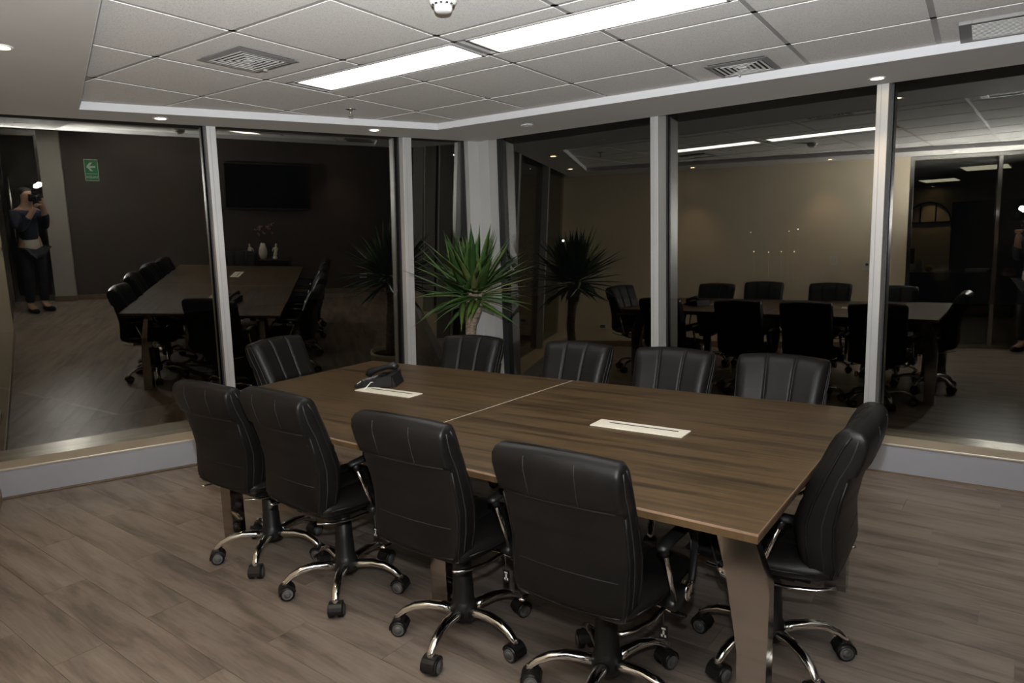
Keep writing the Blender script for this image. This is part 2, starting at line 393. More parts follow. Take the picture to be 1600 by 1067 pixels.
# office beyond the door
MB().box((2.8, -12.1, 1.4), (12.8, .12, 2.9), 'beige').build('wall_office_back', kind='structure')
MB().box((-3.5, -6.5, 1.4), (.12, 11.2, 2.9), 'greywall').build('wall_office_left', kind='structure')
MB().box((9.1, -5.5, 1.4), (.12, 13.2, 2.9), 'greywall').build('wall_office_right', kind='structure')
oc = MB().prism([(-3.6, -12.2), (9.2, -12.2), (9.2, -3.55), (-3.6, -3.55)], 2.47, 2.58, 'greywall').prism([on(L0, LD, -3, -.12), on(L0, LD, 9, -.12), (9.2, -3.5), (-3.6, -3.5)][0:0] or [(-3.6, -3.6), (9.2, -3.6), (9.2, -3.5), (-3.6, -3.5)], 2.47, 2.6, 'greywall').build('ceiling_office', kind='structure')
MB().prism([on(L0, LD, -1.5, -.122), on(L0, LD, 5.7, -.122), (9.2, -3.2), (9.2, -3.56), (-3.6, -3.56)], 2.42, 2.60, 'greywall').build('ceiling_corridor', kind='structure')

# ================================================================== THINGS
# ------------------------------------------------------------------ conference table
TZ, TX0, TX1, TY0, TY1 = 0.77, -0.035, 2.865, -0.735, 0.765
tb = empty('conference_table', (1.40, 0.02, 0), 0, label='long brown wood-grain conference table on shiny metal blade legs', cat='table')
hx, hy = 1.46, .72
lc = lambda x, y: (x-1.40, y-.02)
NL, NR, FR, FLc = lc(-.075, -.615), lc(2.845, -.757), lc(2.888, .765), lc(-.105, .765)
JN, JF = lc(1.362, -.685), lc(1.452, .765)
for q, ends in (([NL, (JN[0]-.0015, JN[1]), (JF[0]-.0015, JF[1]), FLc], ((0, 1), (2, 3), (3, 0))), ([(JN[0]+.0015, JN[1]), NR, FR, (JF[0]+.0015, JF[1])], ((0, 1), (1, 2), (2, 3)))):
    tt = MB().prism(q, TZ-.028, TZ, 'table_wood').build('tabletop', tb)
    for a, b2 in ends:
        p0, p1 = q[a], q[b2]; ln_ = math.hypot(p1[0]-p0[0], p1[1]-p0[1]); F_ = frame2(p0, (p1[0]-p0[0], p1[1]-p0[1]))
        MB().box((ln_/2, -.0008, TZ-.0035), (ln_, .0016, .007), 'edge_highlight', F_).build('edge_highlight_strip', tt)  # thin pale strip paints the highlight along the table's top edge
MB().prism([(JN[0]-.0015, JN[1]), (JN[0]+.0015, JN[1]), (JF[0]+.0015, JF[1]), (JF[0]-.0015, JF[1])], TZ-.02, TZ+.0004, 'cream').build('joint_strip', tb)
# frame rails
for sy in (-1, 1): MB().box((0, sy*.42, TZ-.053), (2*hx-.45, .05, .05), 'blackplastic', None, .004).build('frame_rail', tb)
for xx in (-hx+.27, 0, hx-.27): MB().box((xx, 0, TZ-.055), (.06, .9, .05), 'blackplastic', None, .004).build('cross_rail', tb)
# blade legs: folded steel plate, wide at the top, kinked in the middle
def blade(sx, sy, x, y):
    """upright square post that kinks at knee height and flares inwards to the top"""
    mb = MB(); rs = []
    for z, dx, wx, wy in ((0, 0, .085, .075), (.30, 0, .085, .075), (.36, .004, .096, .07), (.52, .018, .125, .05), (TZ-.028, .088, .105, .035)):
        cx = x-sx*dx; cy = y-sy*dx*.2
        rs.append([(cx-wx/2, cy-wy/2, z), (cx+wx/2, cy-wy/2, z), (cx+wx/2, cy+wy/2, z), (cx-wx/2, cy+wy/2, z)])
    return mb.rings(rs, 'legchrome', False)
for sx, sy, px_, py_ in ((-1, -1, .01, -.435), (1, -1, 2.785, -.53), (1, 1, 2.835, .615), (-1, 1, .0, .60)): blade(sx, sy, *lc(px_, py_)).build('leg', tb)
for sy in (-1, 1): blade(1, sy, .045, sy*(hy-.32)).build('leg', tb)
def plate(cx, cy):
    p = MB().box((cx, cy, TZ+.002), (.395, .105, .004), 'cream', None, .001).build('cable_plate', tb)
    MB().box((cx+.01, cy+.016, TZ+.0043), (.30, .009, .001), 'slotblack').build('slot', p)
plate(*lc(.72, .07)); plate(*lc(2.17, .03))

# ------------------------------------------------------------------ office chair (faces +Y)
def interp(tab, z):
    for (a, *va), (b2, *vb) in zip(tab[:-1], tab[1:]):
        if z <= b2:
            k = (z-a)/(b2-a) if b2 > a else 0; k = max(0, min(1, k)); k2 = k*k*(3-2*k)*.5+k*.5
            return [p+(q-p)*k2 for p, q in zip(va, vb)]
    return list(tab[-1][1:])
def xs(n, w, grooves):
    u = [math.sin(math.pi/2*(-1+2*i/n)) for i in range(n+1)]
    ex = []
    for g in grooves: ex += [g-.03, g-.012, g, g+.012, g+.03]
    u = [a for a in u if all(abs(a-e) > .03 for e in ex)]+ex
    return sorted(u)
TAB = [  # z : y centre, half width, front depth, rear depth, rear bulge of the head roll
 (.395, -.215, .130, .012, .010, 0), (.402, -.222, .160, .034, .030, 0), (.425, -.236, .186, .052, .050, 0), (.46, -.246, .200, .060, .056, 0), (.54, -.254, .205, .064, .058, 0), (.62, -.257, .206, .064, .058, 0),
 (.70, -.266, .208, .060, .056, 0), (.79, -.287, .212, .054, .050, 0), (.802, -.290, .213, .053, .049, .001), (.812, -.293, .214, .052, .049, .014), (.86, -.307, .217, .047, .046, .018), (.91, -.322, .220, .042, .042, .018), (.94, -.330, .220, .034, .036, .014), (.958, -.334, .216, .022, .026, .008), (.967, -.335, .206, .006, .008, .002)]
TAB = [(.392+(z-.395)*.932, y+.040+.016*math.exp(-((z-.60)/.13)**2), hw, tf, tr, bu) for z, y, hw, tf, tr, bu in TAB]
ZM = lambda z: .392+(z-.395)*.932
def back_ring(z):
    yc, hw, tf, tr, bul = interp(TAB, z); k = max(0, min(1, (z-.40)/.15)); top = max(0, (z-ZM(.80))/.156)
    cz = lambda u: z+.012*(1-u*u)*top
    wing = lambda u: .016*u*u*k
    tr += bul; rr = min(.014, tr*.6); rf_ = min(.036, tf*.75); P = []
    for u in (-1, -.8, -.5, -.2, .2, .5, .8, 1): P.append(((hw-rr)*u, yc-tr+wing(u), cz(u)))
    for a in (-60, -30, 0): P.append((hw-rr+rr*math.cos(R(a)), yc-tr+rr+rr*math.sin(R(a))+wing(1), cz(1)))
    for a in (0, 30, 60): P.append((hw-rf_+rf_*math.cos(R(a)), yc+tf-rf_+rf_*math.sin(R(a))+wing(1), cz(1)))
    FU = (1, .85, .6, .46, .41, .38, .36, .34, .31, .26, .1, -.1, -.26, -.31, -.34, -.36, -.38, -.41, -.46, -.6, -.85, -1)
    for u in FU:
        gr = sum(math.exp(-((u-g)/.030)**2) for g in (-.36, .36)); hs = math.exp(-((z-ZM(.70))/.007)**2)
        P.append(((hw-rf_)*u, yc+tf+wing(u)*1.6+.006*(1-u*u)-min(tf*.5, .011*gr+.009*hs), cz(u)))
    for a in (120, 150, 180): P.append((-hw+rf_+rf_*math.cos(R(a)), yc+tf-rf_+rf_*math.sin(R(a))+wing(1), cz(1)))
    for a in (180, 210, 240): P.append((-hw+rr+rr*math.cos(R(a)), yc-tr+rr+rr*math.sin(R(a))+wing(1), cz(1)))
    return P
def rear(u, z, out=.0):
    yc, hw, tf, tr, bul = interp(TAB, z); k = max(0, min(1, (z-.40)/.15)); top = max(0, (z-ZM(.80))/.156)
    return ((hw-.012)*u, yc-tr-bul+.016*u*u*k-out, z+.012*(1-u*u)*top)
def side(sg, z, f):
    yc, hw, tf, tr, bul = interp(TAB, z)
    return (sg*(hw+.0005), yc+(tf-.034)*f-(tr+bul-.008)*(1-f)+.016*max(0, min(1, (z-.40)/.15)), z)
def make_chair():
    root = empty('office_chair')
    zs_ = (.395, .398, .403, .412, .425, .44, .46, .50, .54, .58, .62, .66, .685, .693, .70, .707, .715, .74, .77, .79, .80, .803, .807, .812, .83, .86, .885, .91, .925, .94, .950, .958, .963, .967)
    back = MB().rings([back_ring(ZM(z)) for z in zs_], 'leather').build('backrest', root)
    for sg in (-1, 1):
        MB().tube([side(sg, ZM(z), 0) for z in (.43, .47, .54, .62, .70, .79)], .0042, 'leather', 6).build('piping', back)
        MB().tube([side(sg, ZM(z), 1) for z in (.43, .47, .54, .62, .70, .79, .86, .91, .945)], .0042, 'leather', 6).build('piping', back)
        MB().tube([side(sg, ZM(z), .42) for z in (.44, .47, .54, .62, .70, .79, .86, .91, .94)], .0024, 'stitch', 6).build('side_seam', back)
    for u in (-.42, .42): MB().tube([rear(u, ZM(z), .0004) for z in (.815, .84, .87, .90, .925, .945)], .0016, 'stitch', 5).build('roll_seam', back)
    MB().tube([rear(u, ZM(.806), .0) for u in (-.95, -.5, -.2, .2, .5, .95)], .003, 'stitch', 5).build('roll_edge', back)
    MB().tube([rear(u, ZM(.56), .0003) for u in (-.9, -.5, 0, .5, .9)], .0014, 'stitch', 5).build('rear_seam', back)
    MB().tube([rear(u, ZM(.425+.02*u*u), .001) for u in (-1, -.8, -.5, 0, .5, .8, 1)], .003, 'leather', 6).build('lower_piping', back)
    # seat
    rs = []; U = xs(14, 1, (-.36, .36))
    for y, zt_, zb, hw in ((-.235, .440, .425, .17), (-.225, .462, .405, .195), (-.19, .474, .392, .208), (-.1, .472, .388, .222), (.0, .472, .388, .226), (.10, .475, .388, .226), (.17, .474, .392, .224), (.215, .462, .400, .216), (.238, .440, .412, .215), (.243, .425, .42, .20)):
        tp = []; bt = []
        for u in U:
            e = max(0, 1-abs(u)**6)**.5; zc = (zt_+zb)/2; gr = sum(math.exp(-((u-g)/.03)**2) for g in (-.36, .36))
            tp.append((u*hw, y, zc+(zt_-zc)*e-.006*gr*e)); bt.append((u*hw, y, zc-(zc-zb)*e))
        rs.append(bt+tp[::-1][1:-1])
    seat = MB().rings(rs, 'leather').build('seat', root)
    for sg in (-1, 1):
        MB().tube([(sg*.224, .18, .432), (sg*.227, .05, .428), (sg*.223, -.10, .430), (sg*.206, -.19, .433)], .004, 'leather', 6).build('piping', seat)
        MB().tube([(sg*.20, .17, .385), (sg*.212, .05, .376), (sg*.212, -.10, .374), (sg*.195, -.19, .381), (sg*.175, -.245, .392)], .010, 'chrome', 8, None, True, .45).build('seat_trim', root)
    MB().box((0, -.01, .372), (.26, .30, .022), 'blackplastic', None, .006).box((0, 0, .347), (.15, .20, .045), 'blackplastic', None, .012).build('tilt_mechanism', root)
    lv = MB().tube([(.06, .02, .35), (.17, .03, .352), (.225, .03, .345)], .005, 'chrome', 6).box((.245, .03, .343), (.05, .02, .009), 'blackplastic', None, .003).build('lever', root)
    tg = MB().tube([(.19, .03, .35), (.192, .032, .285)], .0012, 'greyrim', 5).box((.192, .032, .262), (.030, .0015, .048), 'blackplastic').build('hang_tag', root)
    MB().box((.192, .0308, .275), (.014, .0008, .006), 'white').box((.192, .0308, .262), (.006, .0008, .014), 'white').box((.186, .0308, .25), (.006, .0008, .008), 'white').box((.198, .0308, .25), (.006, .0008, .008), 'white').box((.192, .0332, .275), (.014, .0008, .006), 'white').box((.192, .0332, .262), (.006, .0008, .014), 'white').build('tag_print', tg)
    # arms: chrome strut behind, padded top, black curved limb in front down to a chromed boss
    for sg in (-1, 1):
        x = sg*.248
        ar = MB().rings([[(x+sg*.004+a*wd, y, z+b2*th) for a, b2 in ((-1, -.4), (-.7, .5), (0, .9), (.7, .5), (1, -.4), (.6, -1), (-.6, -1))][::sg] for y, z, wd, th in ((-.125, .620, .010, .006), (-.115, .625, .021, .011), (-.05, .633, .024, .013), (.04, .634, .025, .013), (.09, .625, .022, .014), (.125, .600, .018, .014), (.140, .560, .014, .014), (.135, .50, .013, .014), (.115, .43, .013, .014), (.095, .40, .010, .012))], 'blackplastic').build('armrest', root)
        MB().tube([(x, -.095, .618), (x, -.085, .59)], .014, 'blackplastic', 8).tube([(x, -.088, .60), (x, -.012, .40)], .0095, 'chrome', 8, None, True).build('arm_strut', ar)
        MB().rings([[(x+sg*dx, .04+.075*k*math.cos(a), .395+.033*k*math.sin(a)) for a in [2*math.pi*i/16 for i in range(16)]][::sg] for dx, k in ((-.035, .9), (.0, 1.0), (.010, .85))], 'blackplastic').build('arm_bracket', ar)
        MB().rings([[(x+sg*dx, .080+.036*k*math.cos(a), .405+.036*k*math.sin(a)) for a in [2*math.pi*i/16 for i in range(16)]][::sg] for dx, k in ((.006, 1.0), (.014, .95), (.019, .6), (.0195, .1))], 'chrome').build('boss_cap', ar)
    # column and hub
    MB().lathe([(.020, .075), (.050, .078), (.054, .10), (.052, .135), (.046, .15), (.043, .155), (.041, .22), (.039, .225), (.038, .30), (.034, .305), (.033, .385), (.02, .388)], 'blackplastic', 20).build('column', root)
    # one star leg + caster, shared five times
    P = [(.035, 0, .108), (.08, 0, .122), (.14, 0, .128), (.195, 0, .120), (.238, 0, .100), (.264, 0, .076), (.272, 0, .064)]
    leg = MB().tube(P, [.025, .023, .021, .0195, .018, .0165, .014], 'chrome', 10, None, True, .8).mesh('leg')
    cb = MB(); cb.lathe([(.006, .045), (.006, .068), (.004, .07)], 'chrome', 8, Matrix.Translation((.272, 0, 0)))
    CX = .272-.008
    arc = []
    for i in range(9):
        a = math.pi*(-.05+1.0*i/8); arc.append((CX+.031*math.cos(a), .027+.031*math.sin(a)))
    ring1 = [(x_, -.013, z_) for x_, z_ in arc]+[(x_, -.013, z_) for x_, z_ in [(CX-.02, .022), (CX+.02, .022)]]
    cb.rings([[(x_, yy, z_) for x_, _, z_ in ring1] for yy in (-.022, .022)][::-1], 'blackplastic', False)
    for sg in (-1, 1):
        ctr = Matrix.Translation((CX, sg*.016, .026)) @ Matrix.Rotation(math.pi/2, 4, 'X')
        cb.lathe([(.020, -.011), (.0255, -.008), (.0260, .0), (.0255, .008), (.020, .011)], 'blackplastic', 16, ctr)
        rim = Matrix.Translation((CX, sg*.0272, .026)) @ Matrix.Rotation(math.pi/2, 4, 'X')
        cb.lathe([(.0165, -.0006), (.0195, -.0006), (.0195, .0006), (.0165, .0006)], 'greyrim', 16, rim)
        cb.lathe([(.003, -.0008), (.013, -.0008), (.013, .0008), (.003, .0008)], 'greyrim', 12, rim)
    cm = cb.mesh('caster')
    for v in cm.vertices:
        v.co.x = .272+(v.co.x-.272)*1.22; v.co.y *= 1.22; v.co.z *= 1.22
    for k in range(5):
        lo = link('leg', leg, root, rz=k*2*math.pi/5); link('caster', cm, lo)
    return root
proto = make_chair()
CH = [  # x, y, facing (deg from +Y, ccw), star angle, label, height tweak
 (.375, -.46, -1, -54, .012, 'black leather office chair, camera-side row, farthest left beside the slanted window', 'near'),
 (.962, -.50, -6, -52, 0.036, 'black leather office chair, second from left in the camera-side row, back overlapping its neighbour', 'near'),
 (1.67, -.53, -2, -79, 0.026, 'black leather office chair, third from left in the camera-side row, facing the table joint', 'near'),
 (2.30, -.54, -2, -81, 0.0, 'largest black leather office chair in the foreground, rightmost of the camera-side row', 'near'),
 (2.715, -.05, 89, 29, .018, 'black leather office chair seen side-on at the right end of the table', 'end'),
 (.55, .80, 186, 20, 0, 'black leather office chair in the far row, directly in front of the yucca', 'far'),
 (1.30, .81, 178, 40, 0, 'black leather office chair in the far row, right of the yucca, below its reflection', 'far'),
 (1.915, .80, 180, 0, 0, 'black leather office chair in the far row, third from left, below the window mullion', 'far'),
 (2.475, .80, 178, 60, 0, 'black leather office chair in the far row, rightmost, nearest the table end', 'far'),
 (-.135, .275, -80, 33, .05, 'black leather office chair at the left end of the table behind the telephone', 'end'),
]
for k, (x, y, fz, sa, lift, lab, rowk) in enumerate(CH):
    o = proto if k == 0 else copy_tree(proto)
    o.location = (x, y, 0); o.rotation_euler[2] = R(fz); o['label'] = lab; o['category'] = 'chair'; o['group'] = 'conference chairs around the table'
    legs = [c for c in o.children if c.name.startswith('leg')]
    for i, lg in enumerate(legs): lg.rotation_euler[2] = R(sa-fz)+i*2*math.pi/5
    for c in o.children:
        if c not in legs and not c.name.startswith('column'): c.location.z = lift      # gas lift height
# ------------------------------------------------------------------ desk telephone
ph = empty('desk_phone', (.52, .205, TZ+.0005), R(-62), label='black desk telephone beside the left cable plate on the table', cat='telephone')
def wedge(pts, w0, w1, mname): return MB().rings([[(w0, y, z) for y, z in pts], [(w1, y, z) for y, z in pts]][::1], mname, False)
body = wedge([(-.11, .004), (-.11, .016), (.06, .062), (.10, .064), (.10, .004)], .10, -.10, 'blackplastic').build('base', ph)
wedge([(.03, .0), (.035, .055), (.10, .06), (.12, .0)], .085, -.085, 'blackplastic').build('stand', ph)
hs = MB().tube([(-.065, -.085, .035), (-.068, -.07, .058), (-.066, -.03, .072), (-.066, .03, .088), (-.066, .07, .094), (-.066, .09, .078)], [.018, .024, .017, .017, .024, .018], 'blackplastic', 10).build('handset', ph)
for i in range(3):
    for j in range(4): MB().box((-.005+i*.022, -.075+j*.02, .030+j*.0054), (.016, .012, .006), 'greyrim', None, .002).build('key', body)
MB().box((.035, .045, .062), (.09, .045, .006), 'screen', Matrix.Rotation(0, 4, 'X')).build('display', ph)
for x_ in (.08, .055, .03): MB().box((x_, -.098, .0205), (.008, .005, .004), 'signwhite').build('indicator', body)
cordp = [(.095, .0, .03), (.115, -.01, .034), (.135, -.02, .022), (.15, -.03, .008), (.165, -.04, .003)]
MB().tube(cordp, .0022, 'white', 6).build('cord', ph)

# ------------------------------------------------------------------ yucca
YX, YY = -.03, 1.80
yu = empty('potted_yucca', (YX, YY, 0), 0, label='tall spiky green yucca with bare trunk in a pale round pot, in the window corner', cat='plant')
pot = MB().lathe([(.10, 0), (.135, .005), (.165, .12), (.185, .30), (.195, .36), (.195, .385), (.18, .385), (.172, .35), (.10, .34)], 'pot', 28).build('pot', yu)
MB().lathe([(.01, .342), (.17, .345), (.172, .352), (.01, .360)], 'soil', 24).build('soil', pot)
TP = [(.0, .0, .33), (-.03, .0, .5), (-.045, -.0, .7), (-.02, 0, .9), (.0, 0, .98), (.01, 0, 1.07), (.02, 0, 1.19)]
tr = MB().tube(TP, [.05, .042, .040, .044, .058, .062, .035], 'bark', 14)
tr.tube([(.015, 0, .96), (.05, .01, 1.04), (.068, .015, 1.16)], [.04, .035, .02], 'bark', 10)
tr.tube([(.0, 0, .96), (-.035, -.01, 1.03), (-.06, -.015, 1.13)], [.04, .03, .02], 'bark', 10)
tr.build('trunk', yu)
rnd = random.Random(11)
leafm = []
for v_ in range(8):
    L_ = 1.0; droop = (.02, .05, .12, .2, .32, .06, .14, .25)[v_]; rs = []
    for i in range(9):
        t_ = i/8; wd = .056*(math.sin(math.pi*min(1, .18+t_*.9))**.7)*(1-.0*t_)
        if i == 8: wd = .0008
        if i == 0: wd = .018
        z = L_*t_; x_ = droop*t_**2.2
        fold = .35*wd
        rs.append([(x_+fold, -wd, z), (x_, 0, z-.0), (x_+fold, wd, z), (x_+.004*(1-t_)+.0006, 0, z+.0)])
    leafm.append(MB().rings(rs, 'leaf').mesh('leaf'))
heads = [(.02, 0, 1.17, 58, 1.05), (.07, .015, 1.17, 34, .9), (-.07, -.015, 1.15, 36, 1.0)]
for hx_, hy_, hz_, cnt, scl in heads:
    for i in range(cnt):
        az = i*2.39996+rnd.uniform(-.2, .2); k = (i+.5)/cnt
        el = R(86-104*k**.95+rnd.uniform(-7, 7)); ln = (.37+.12*math.sin(math.pi*k))*scl*rnd.uniform(.85, 1.12)
        dz = hz_+.09-.16*k
        v_ = rnd.choice((0, 1, 5)) if k < .35 else rnd.choice((1, 2, 5, 6)) if k < .7 else rnd.choice((2, 3, 4, 6, 7))
        d = Vector((math.cos(az)*math.cos(el), math.sin(az)*math.cos(el), math.sin(el)))
        # local z -> d, local -x up so that droop bends downwards
        dn = Vector((0, 0, -1)); xx = (dn-d*dn.dot(d))
        if xx.length < .05: xx = Vector((math.cos(az), math.sin(az), 0))-d*d.dot(Vector((math.cos(az), math.sin(az), 0)))
        xx.normalize(); yy_ = d.cross(xx)
        mm = Matrix((xx, yy_, d)).transposed().to_4x4(); mm = mm @ Matrix.Diagonal((ln, ln*1.15, ln, 1))
        o = link('leaf', leafm[v_], yu); mm.translation = (hx_+.03*math.cos(az), hy_+.03*math.sin(az), dz); o.matrix_basis = mm

# ------------------------------------------------------------------ ceiling fittings
for nm, x0, x1, lab in (('a', .075, 1.195, 'white fluorescent ceiling panel farther from the camera, left of the two lit strips'), ('b', 1.285, 2.405, 'white fluorescent ceiling panel nearest the camera, right of the two lit strips')):
    cl = empty('ceiling_light', ((x0+x1)/2, sum(LIGHT_Y)/2, HC), 0, label=lab, cat='ceiling light', group='fluorescent ceiling panels')
    hw, hd = (x1-x0)/2, (LIGHT_Y[1]-LIGHT_Y[0])/2-.008
    MB().box((0, 0, .0), (2*hw-.02, 2*hd-.02, .006), 'panel_light').build('diffuser', cl)
    fr = MB()
    for sg in (-1, 1):
        fr.box((sg*(hw-.004), 0, .001), (.012, 2*hd+.008, .016), 'tbar'); fr.box((0, sg*(hd-.004), .001), (2*hw+.008, .012, .016), 'tbar')
    fr.build('frame', cl)
    MB().box((0, 0, .03), (2*hw, 2*hd, .04), 'white').build('housing', cl)
def square_diffuser(x, y, s, lab):
    d = empty('air_diffuser', (x, y, HC-.004), 0, label=lab, cat='air vent', group='square air diffusers')
    def sq(h, z, w_, zt_): # sloped ring
        o_ = [(-h, -h, z), (h, -h, z), (h, h, z), (-h, h, z)]; i_ = [(-h+w_, -h+w_, zt_), (h-w_, -h+w_, zt_), (h-w_, h-w_, zt_), (-h+w_, h-w_, zt_)]
        o2 = [(a, b2, c+.0015) for a, b2, c in o_]; i2 = [(a, b2, c+.0015) for a, b2, c in i_]
        return MB().rings([o_, i_, i2, o2], 'vent_grey' if w_ > .02 else 'white', False, False, True)
    h = s/2
    sq(h, -.010, .030, -.016).build('frame', d)
    for k in range(4): sq(h-.040-k*.027, -.013, .012, -.013).build('vane', d)
    MB().box((0, 0, -.012), (.045, .045, .003), 'white', None, .002).build('centre_plate', d)
    MB().box((0, 0, -.0015), (s-.03, s-.03, .002), 'slotblack').build('throat', d)
    MB().box((-h*.35, h-.03, -.019), (.012, .018, .010), 'alu', None, .002).build('damper_knob', d)
square_diffuser(.295, -.315, .335, 'square louvred air diffuser in the ceiling tile at the left of the picture')
square_diffuser(2.145, 1.50, .33, 'square louvred air diffuser near the long window, right of the picture centre')
gr = empty('return_grille', (3.42, 1.545, HC-.004), 0, label='long grey slatted return air grille at the top right corner', cat='air vent')
fr = MB()
for sg in (-1, 1): fr.box((sg*.255, 0, -.008), (.05, .37, .016), 'vent_grey', None, .002).box((0, sg*.17, -.008), (.46, .03, .016), 'vent_grey', None, .002)
fr.build('frame', gr)
for k in range(13): MB().box((0, -.144+k*.024, -.011), (.462, .010, .0015), 'white').build('slat', gr)
MB().box((0, 0, -.0015), (.46, .32, .002), 'slotblack').build('backing', gr)
sd = empty('smoke_detector', (1.545, -.345, HC-.004), 0, label='round white smoke detector on the ceiling at the top edge', cat='smoke detector')
MB().lathe([(.052, 0), (.052, -.012), (.047, -.022), (.035, -.027)], 'white', 28).build('base', sd)
hd = MB().lathe([(.035, -.026), (.034, -.036), (.032, -.046), (.026, -.050), (.001, -.050)], 'white', 28).build('head', sd)
for k in range(12):
    a = k*math.pi/6; MB().box((.0405, 0, -.0255), (.006, .009, .006), 'slotblack', Matrix.Rotation(a, 4, 'Z')).build('slot', hd)
sp = empty('sprinkler', (-.27, .86, HC-.004), 0, label='small chrome fire sprinkler hanging from the ceiling above the left window', cat='sprinkler')
MB().lathe([(.038, 0), (.036, -.004), (.012, -.008)], 'chrome', 20).build('escutcheon', sp)
MB().lathe([(.009, -.006), (.009, -.02), (.005, -.03), (.004, -.045)], 'chrome', 10).build('body', sp)
MB().lathe([(.004, -.046), (.017, -.047), (.017, -.049), (.004, -.050)], 'chrome', 14).build('deflector', sp)
DL = [((-.15, -1.19), True, 'recessed halogen downlight at the left edge, over the beige wall'), ((-1.19, .06), True, 'lit recessed downlight in the soffit over the left pane of the slanted window'),
      ((-.55, 1.35), True, 'lit recessed downlight in the soffit near the mullion left of the yucca'), ((.41, 1.99), False, 'unlit recessed downlight in the soffit beside the corner column'),
      ((2.73, 2.13), True, 'lit recessed downlight above the right-hand mullion of the long window'),
      ((1.35, -1.87), True, 'recessed downlight reflected above the middle of the beige wall'), ((2.62, -2.28), True, 'recessed downlight reflected above the glass door'),
      ((4.10, -1.15), True, 'recessed downlight by the dark wall near the exit sign'), ((4.62, 1.25), True, 'recessed downlight by the dark wall right of the television')]
def downlight(x, y, lit, lab):
    d = empty('downlight', (x, y, HS), 0, label=lab, cat='downlight', group='recessed soffit downlights')
    MB().rings([[(r*math.cos(2*math.pi*k/24), r*math.sin(2*math.pi*k/24), z) for k in range(24)] for r, z in ((.047, .0), (.046, -.004), (.036, -.005), (.033, -.001))], 'white', True, False).build('trim_ring', d)
    MB().lathe([(.034, -.0005), (.030, -.002), (.001, -.002)], 'halogen' if lit else 'alu', 20).build('lens', d)
    if lit:
        L = bpy.data.lights.new('downlight_beam', 'SPOT'); L.energy = DOWN_W; L.color = (1.0, .72, .44); L.spot_size = R(78); L.spot_blend = .7; L.shadow_soft_size = .03
        lo = bpy.data.objects.new('downlight_beam', L); COL.objects.link(lo); lo.parent = d; lo.location = (0, 0, -.012)
for (p, lit, lab) in DL: downlight(p[0], p[1], lit, lab)

# ------------------------------------------------------------------ dark wall: television, console, vase, figurines, sign
def onD(s, off, z):
    p = on(D0, DD, s, off); return Vector((p[0], p[1], z))
AZD = math.atan2(DD[1], DD[0])      # local x along wall, local +y into room
tv = empty('television', onD(2.68, .012, 1.72), AZD, label='black wall-mounted television, switched off, on the dark wall, seen reflected', cat='television')
MB().box((0, .035, 0), (1.26, .05, .70), 'bezel', None, .006).build('casing', tv)
MB().box((0, .062, .006), (1.225, .004, .655), 'screen').build('screen', tv)
MB().box((0, .005, 0), (.4, .03, .3), 'bezel').build('bracket', tv)
co = empty('console_table', onD(2.57, .015, 0), AZD, label='dark narrow console table below the television, seen reflected', cat='console')
MB().box((0, .17, .605), (.82, .32, .03), 'console_wood', None, .003).build('top', co)
for sg in (-1, 1): MB().box((sg*.37, .17, .295), (.04, .28, .59), 'console_wood', None, .003).build('side_panel', co)
MB().box((0, .03, .35), (.7, .02, .48), 'console_wood').build('back_panel', co)
va = empty('flower_vase', onD(2.56, .18, .62), AZD, label='cream egg-shaped vase of dried pink flowers on the console', cat='vase')
MB().lathe([(.03, 0), (.045, .01), (.064, .07), (.066, .11), (.055, .17), (.036, .225), (.028, .245), (.024, .245), (.03, .22)], 'porcelain', 24).build('vase', va)
rf = random.Random(3)
for k in range(16):
    a = rf.uniform(0, 6.28); sp_ = rf.uniform(.03, .16); h = rf.uniform(.12, .32)
    tip = (sp_*math.cos(a), sp_*math.sin(a), .24+h); s_ = MB().tube([(0, 0, .22), (tip[0]*.4, tip[1]*.4, .24+h*.55), tip], .002, 'stem', 5).build('flower_stem', va)
    fb = MB()
    for q in range(5):
        c_ = (tip[0]+rf.uniform(-.02, .02), tip[1]+rf.uniform(-.02, .02), tip[2]+rf.uniform(-.03, .02)); r_ = rf.uniform(.006, .012)
        fb.lathe([(r_*.3, -r_), (r_, 0), (r_*.3, r_)], 'flower', 6, Matrix.Translation(c_))
    fb.build('blossom', s_)
def figurine(s, lab, mir):
    f_ = empty('figurine', onD(s, .18, .62), AZD+math.pi, label=lab, cat='figurine', group='figurines flanking the vase')
    MB().lathe([(.036, 0), (.036, .02), (.028, .03), (.025, .05)], 'porcelain', 14).build('plinth', f_)
    b_ = MB().lathe([(.026, .05), (.030, .07), (.024, .10), (.022, .13), (.026, .16), (.027, .175), (.012, .19), (.009, .197)], 'porcelain', 14, Matrix.Shear('XY', 4, (.10*mir, 0)))
    b_.lathe([(.004, .193), (.014, .205), (.016, .218), (.012, .232), (.002, .24)], 'porcelain', 12, Matrix.Shear('XY', 4, (.10*mir, 0)))
    b_.tube([(.03*mir, 0, .17), (.045*mir, -.01, .14), (.03*mir, -.022, .12), (.01*mir, -.025, .135)], [.009, .008, .007, .006], 'porcelain', 7)
    b_.tube([(-.01*mir, 0, .172), (-.03*mir, -.008, .145), (-.034*mir, -.01, .115)], [.009, .008, .006], 'porcelain', 7)
    b_.build('figure', f_)
figurine(2.385, 'small cream draped figurine left of the vase in the reflection', 1); figurine(2.735, 'small cream draped figurine right of the vase in the reflection', -1)
ex = empty('exit_sign', onD(.33, .002, 1.885), AZD, label='green and white exit sign with arrow on the dark wall, mirrored in the glass', cat='sign')
MB().box((0, .002, 0), (.172, .004, .30), 'signwhite').build('board', ex)
MB().box((0, .0048, .047), (.158, .0016, .190), 'green').build('arrow_field', ex)
MB().box((0, .0048, -.098), (.158, .0016, .088), 'green').build('word_field', ex)
